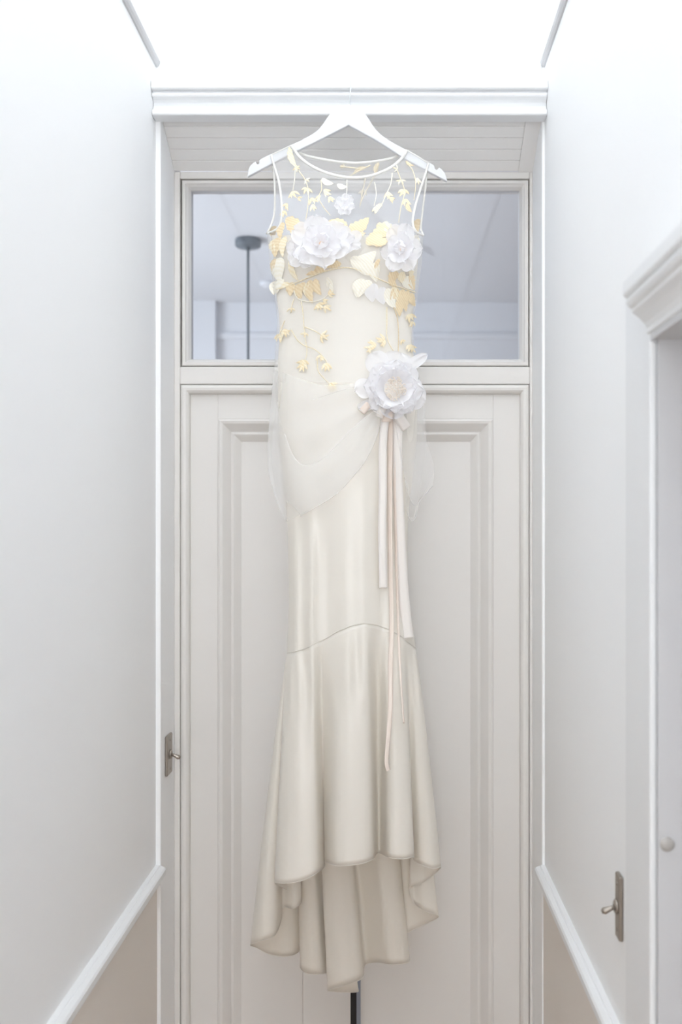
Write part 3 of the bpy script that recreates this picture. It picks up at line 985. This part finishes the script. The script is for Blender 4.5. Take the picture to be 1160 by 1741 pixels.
# gold leaves across the bust
for a in ((486, 372, 24, 46, 26, 'gold'), (496, 392, 8, 40, 20, 'gold'), (482, 378, 100, 30, 12, 'gold'), (592, 392, 205, 38, 18, 'gold'), (590, 398, 170, 24, 12, 'pale'), (592, 392, -32, 42, 22, 'gold'), (596, 396, 0, 26, 12, 'pale'),
          (624, 416, -55, 44, 22, 'gold'), (640, 384, 8, 46, 24, 'gold'), (652, 378, 40, 36, 18, 'pale'), (630, 412, -14, 36, 14, 'gold'), (474, 404, 100, 34, 16, 'gold'), (464, 408, 80, 24, 12, 'pale'), (486, 402, 98, 36, 12, 'pale'),
          (477, 438, 92, 42, 24, 'cream'), (468, 440, 95, 24, 10, 'gold'), (470, 478, 100, 24, 16, 'cream'), (482, 474, 115, 28, 12, 'cream'), (494, 440, 70, 40, 10, 'pale'),
          (600, 450, -30, 46, 26, 'cream'), (596, 440, 15, 44, 24, 'cream'), (580, 448, 160, 22, 12, 'gold'), (576, 452, 170, 30, 10, 'gold'), (612, 440, 40, 40, 26, 'cream'), (640, 446, 90, 34, 20, 'cream'), (645, 440, 100, 26, 8, 'gold'),
          (554, 456, 160, 22, 14, 'gold'), (540, 466, 175, 20, 8, 'gold'),
          (676, 462, 120, 24, 16, 'gold'), (684, 462, 80, 22, 14, 'pale'), (664, 470, 60, 22, 12, 'gold'), (690, 470, 60, 26, 18, 'cream'), (700, 466, 80, 28, 14, 'gold'), (704, 400, 95, 40, 10, 'cream'), (708, 440, 100, 40, 10, 'pale'), (712, 404, 95, 36, 12, 'cream'),
          # under the bust seam
          (498, 480, 100, 24, 15, 'gold'), (508, 482, 80, 26, 15, 'gold'), (518, 480, 110, 30, 13, 'gold'), (528, 476, 85, 40, 15, 'gold'), (536, 474, 70, 30, 14, 'gold'), (493, 482, 150, 20, 9, 'pale'), (524, 480, 95, 26, 10, 'pale'),
          (618, 474, 110, 34, 20, 'cream'), (632, 478, 130, 36, 18, 'cream'), (636, 482, 95, 32, 24, 'organza'), (650, 488, 85, 30, 22, 'organza'), (662, 490, 95, 26, 20, 'cream'), (668, 488, 60, 26, 16, 'pale'),
          (676, 490, 110, 28, 16, 'gold'), (684, 492, 80, 32, 16, 'gold'), (694, 494, 95, 36, 15, 'gold'), (700, 498, 75, 24, 12, 'gold'), (690, 500, 105, 40, 16, 'gold'), (664, 500, 70, 26, 16, 'cream')):
    leaf_(*a)
leaf_(556, 472, 40, 14, 8, 'cream'); leaf_(564, 480, 80, 16, 8, 'cream'); leaf_(560, 476, 100, 14, 6, 'cream')

# sprays falling below the bust, left
vine([(500, 494), (504, 505), (513, 511), (530, 513), (548, 509), (558, 501)], 'cream', 0.0013)
sprig(558, 500, -20, 4, 12, 'gold', 34); sprig(550, 509, 40, 3, 10, 'gold', 40)
sprig(541, 516, 60, 5, 14, 'gold', 34); sprig(552, 520, 35, 3, 13, 'pale', 40)
vine([(512, 511), (515, 530), (517, 556), (520, 580), (522, 600), (518, 614)])
sprig(517, 612, 100, 5, 14, 'gold', 30); sprig(515, 620, 95, 4, 13, 'pale', 34)
vine([(495, 560), (505, 577), (517, 587), (535, 594), (549, 606), (557, 618)])
sprig(556, 617, 85, 4, 14, 'gold', 26); sprig(546, 604, 100, 3, 12, 'pale', 30)
vine([(518, 556), (534, 562), (549, 571)])
sprig(546, 570, 20, 4, 13, 'pale', 36)
vine([(540, 612), (541, 630), (551, 643), (562, 654)])
sprig(561, 652, 50, 4, 14, 'pale', 30); sprig(566, 656, 70, 2, 10, 'gold', 30)
vine([(500, 508), (496, 520), (494, 532)]); sprig(495, 524, 90, 3, 9, 'pale', 50)
vine([(484, 545), (479, 558), (474, 572)])
sprig(482, 560, 60, 4, 14, 'gold', 30); sprig(475, 568, 100, 4, 14, 'pale', 26)
sprig(519, 566, 110, 3, 9, 'pale', 60)
# and right
vine([(658, 522), (658, 548), (658, 572), (664, 588), (671, 599), (676, 608)])
vine([(670, 522), (676, 542), (678, 570), (677, 606)], 'gold')
sprig(655, 578, 165, 5, 15, 'pale', 30); sprig(640, 586, 175, 4, 15, 'gold', 30); sprig(630, 592, 140, 3, 11, 'pale', 40)
vine([(677, 606), (688, 612), (700, 621)])
sprig(698, 534, 80, 4, 14, 'gold', 30); sprig(701, 546, 95, 3, 11, 'pale', 30)
sprig(683, 578, 60, 3, 9, 'gold', 40); sprig(697, 586, 70, 4, 13, 'gold', 34); sprig(702, 590, 95, 3, 11, 'pale', 40); sprig(700, 612, 80, 3, 12, 'gold', 30)


# ---- fabric flowers
def petal_mesh(name, L, W, cup, curl, ruf, seed, mat, pw=0.8):
    rnd = random.Random(seed)
    ph, kf, ph2 = rnd.uniform(0, 6), rnd.uniform(3.5, 5.5), rnd.uniform(0, 6)
    V = []
    nb_, na = 13, 13
    for i in range(nb_):
        b = i / (nb_ - 1)
        if b < 0.6: w_ = W / 2 * (0.25 + 0.75 * math.sin(math.pi / 2 * b / 0.6))
        else: w_ = W / 2 * (0.14 + 0.86 * max(0.0, 1 - ((b - 0.6) / 0.4) ** 2) ** 0.5)
        for j in range(na):
            q = -1 + 2 * j / (na - 1)
            y = L * (b + 0.03 * math.sin(kf * 1.7 * q + ph2) * b ** 2)
            z = cup * q * q * b + curl * (b ** 2.2) + ruf * math.sin(kf * q + ph) * b ** 1.6 + 0.45 * ruf * math.sin(9 * q + ph2 + 4 * b) * b ** 3
            V.append((q * w_, y, z))
    me = bpy.data.meshes.new(name)
    me.from_pydata(V, [], grid_faces(nb_, na))
    me.polygons.foreach_set('use_smooth', [True] * len(me.polygons))
    me.materials.append(mat)
    return me


S = YD / F      # metres per pixel at the dress


def flower(u, v, rad, rings, label, mat, heart=None, hr=0.10, off=0.004, sq=(1, 1), tilt=(0, 0), seed=1, rot=0, pos=None, base_r=0.22, dome_k=1.0):
    """rings: (petals, length share, width share, lift deg, radius share, height share)"""
    rnd = random.Random(seed)
    P = pos if pos is not None else on(u, v, off)
    rad_m = rad * S
    base = Matrix.Translation(P) @ Matrix.Rotation(R(90 + tilt[0]), 4, 'X') @ Matrix.Rotation(R(tilt[1]), 4, 'Y') @ Matrix.Diagonal((sq[0], sq[1], 1, 1))
    hb = MB().lathe((0, 0, 0), [(rad_m * base_r, -0.001), (rad_m * base_r * 0.95, 0.003), (rad_m * (hr + base_r) * 0.5, rad_m * 0.09 * dome_k), (rad_m * hr, rad_m * 0.13 * dome_k), (rad_m * 0.02, rad_m * 0.15 * dome_k)], 16).build('fabric_flower', heart or mat, dress, True)
    hb['label'] = label
    hb.matrix_basis = base
    mats = []
    for ri, (n, ls, ws, lift, rs, hs) in enumerate(rings):
        ms = [petal_mesh('petal', rad_m * ls, rad_m * ws, rad_m * 0.16, rad_m * rnd.uniform(.02, .14), rad_m * 0.07, seed * 31 + ri * 7 + q, mat) for q in range(3)]
        for i in range(n):
            an = 360 * i / n + rot + ri * 27 + rnd.uniform(-9, 9)
            T = Matrix.Rotation(R(an), 4, 'Z') @ Matrix.Translation((0, rad_m * rs, rad_m * hs + 0.0007 * (i % 3))) @ Matrix.Rotation(R(lift + rnd.uniform(-6, 6)), 4, 'X')
            o = bpy.data.objects.new('petal', ms[i % 3])
            col.objects.link(o)
            o.parent = hb
            o.matrix_basis = T
    return hb


R3 = [(6, .92, .82, 8, .06, .02), (5, .66, .66, 24, .06, .08), (4, .42, .46, 44, .04, .12)]
flower(546, 416, 50, R3, 'large white organza flower on the left bust', M['organza'], M['blush'], 0.11, 0.004, (1.04, .92), (0, 4), 3, 10)
flower(587, 411, 30, [(6, .95, .8, 10, .05, .02), (4, .6, .6, 30, .05, .1)], 'smaller white organza bloom between the busts', M['organza'], None, 0.1, 0.004, (1.05, .8), (0, 0), 5)
flower(512, 430, 30, [(5, .9, .9, 8, .05, .02), (4, .6, .6, 26, .05, .1)], 'overlapping white petals at the left bust', M['organza'], None, 0.1, 0.004, (.9, 1.05), (0, 0), 8)
flower(684, 426, 44, R3, 'white organza flower on the right bust', M['organza'], M['blush'], 0.11, 0.004, (.82, 1.0), (0, -12), 11, 30)
flower(587, 350, 18, [(7, .95, .75, 10, .06, .02), (5, .6, .6, 28, .06, .08)], 'little white bloom at the centre of the sheer yoke', M['organza'], None, 0.1, 0.003, (1, 1.05), (0, 0), 17)

# ---- hip rosette with ribbons
RP = on(669, 662, 0.030)
ros = flower(669, 662, 46, [(8, 1.0, .90, 4, .06, -.14), (7, .84, .84, 18, .10, -.02), (7, .62, .70, 34, .26, .04)], 'large white organza rosette on the right hip', M['organza'], M['rose_heart'], 0.24, 0, (1, 1), (-2, 6), 23, 0, RP, 0.40, 1.7)
rnd = random.Random(5)
rbase = Matrix.Translation(RP) @ Matrix.Rotation(R(90), 4, 'X')
for i in range(46):
    a, q = rnd.uniform(0, 6.283), (rnd.random() ** 0.5) * 16 * S
    c0 = Vector((q * math.cos(a) + 3 * S, q * math.sin(a) * 1.1 - 1 * S, 0.0175 - 0.3 * q * q / (16 * S)))
    ph, rr_ = rnd.uniform(0, 6.283), rnd.uniform(2.0, 3.4) * S
    pts = [rbase @ (c0 + Vector((rr_ * math.cos(ph + k_ * 0.9), rr_ * math.sin(ph + k_ * 0.9), 0.0011 * k_))) for k_ in range(6)]
    MB().tube(pts, 0.0010, 5).build('stamen', M['stamen'], dress, True)


def ribbon(name, pts, wd, mat, parent=None, label=None, wdir=(1, 0, 0), twist=0.0, thick=0.0004, wave=0.0):
    """strip of cloth along 3-D points"""
    c = [Vector(p) for p in catmull([tuple(p) for p in pts], 10)]
    V = []
    n = len(c)
    for i, p in enumerate(c):
        t = (c[min(i + 1, n - 1)] - c[max(i - 1, 0)]).normalized()
        wv = Vector(wdir)
        wv = (wv - t * wv.dot(t)).normalized()
        nn = t.cross(wv)
        a = twist * math.sin(i / n * 5.0)
        wv = wv * math.cos(a) + nn * math.sin(a)
        wl = wd if not isinstance(wd, (list, tuple)) else wd[0] + (wd[1] - wd[0]) * i / n
        for q in (-1, -0.33, 0.33, 1):
            V.append(p + wv * (q * wl / 2) + nn * (wave * math.cos(q * 1.4)))
    o = mesh(name, V, grid_faces(n, 4), M[mat], parent or dress, True)
    s = o.modifiers.new('cloth', 'SOLIDIFY'); s.thickness = thick; s.offset = 0
    if label: o['label'] = label
    return o


def dp(u, v, extra):   # point just proud of the satin body
    return at(u, v, YD + (body_front(u, min(v, 1112)) if v < 1112 else -0.06 - 0.03 * (v - 1112) / 380) - extra)


ribbon('ribbon_tail', [dp(661, 690, .022), dp(655, 715, .020), dp(651, 760, .016), dp(651, 830, .013), dp(650, 900, .011), dp(651, 960, .010), dp(652, 1000, .009)], 13.5 * S, 'ribbon', None, 'ivory satin ribbon tail', twist=0.12)
ribbon('ribbon_tail', [dp(668, 690, .020), dp(676, 715, .021), dp(676, 760, .017), dp(677, 830, .014), dp(680, 900, .014), dp(684, 980, .013), dp(690, 1050, .014), dp(694, 1085, .014)], [15 * S, 19 * S], 'ribbon', None, 'wider ivory satin ribbon tail', twist=0.15)
ribbon('ribbon_tail', [dp(664, 690, .016), dp(664, 730, .012), dp(663, 830, .010), dp(664, 960, .010), dp(666, 1060, .012), dp(664, 1130, .012), dp(664, 1200, .018), dp(660, 1260, .026), dp(657.5, 1296, .030), dp(661, 1310, .028)], [9 * S, 7 * S], 'peach', None, 'long narrow peach ribbon tail', twist=0.5)
ribbon('ribbon_tail', [dp(670, 700, .014), dp(671, 800, .011), dp(674, 950, .010), dp(678, 1080, .012), dp(682, 1160, .016), dp(687, 1230, .020)], [5 * S, 3 * S], 'peach', None, 'thin peach ribbon tail', twist=0.6)


def ploop(u0, v0, u1, v1, wd, mat, up=(0, 0, 1), h=0.012, off=0.020, wdir=(0.8, 0, 0.6)):
    a, b = dp(u0, v0, off), dp(u1, v1, off + 0.004)
    m1 = (a + b) / 2 + Vector((0, -h, 0)); m2 = (a + b) / 2 + Vector((0, h * 0.3, 0))
    return ribbon('bow_loop', [a, m1, b + Vector((0, -h * 0.5, 0)), b + Vector((0, h * 0.1, 0)), m2, a + Vector((0, 0.004, 0))], wd, mat, wdir=wdir)


ploop(664, 690, 690, 727, 17 * S, 'ribbon', wdir=(0.82, 0, 0.57))
ploop(655, 688, 645, 708, 13 * S, 'ribbon', wdir=(0.9, 0, -0.4))
ploop(662, 695, 658, 716, 16 * S, 'peach', wdir=(1, 0, 0), off=0.017)
ploop(632, 682, 616, 700, 11 * S, 'peach', wdir=(0.75, 0, -0.66), off=0.012, h=0.008)
# organza leaf points fanning out behind the rosette
for (u, v, a, L, W) in ((668, 640, -32, 66, 20), (655, 640, -120, 44, 40), (640, 655, 165, 36, 34), (672, 632, -75, 32, 50), (650, 680, 160, 42, 18), (690, 670, 20, 34, 40)):
    me = petal_mesh('organza_leaf', L * S, W * S, 0.004, 0.003, 0.002, int(u), M['organza'])
    T = Matrix.Translation(on(u, v, 0.017)) @ Matrix.Rotation(R(90), 4, 'X') @ Matrix.Rotation(R(-a - 90), 4, 'Z')
    inst('organza_leaf', me, T, dress)
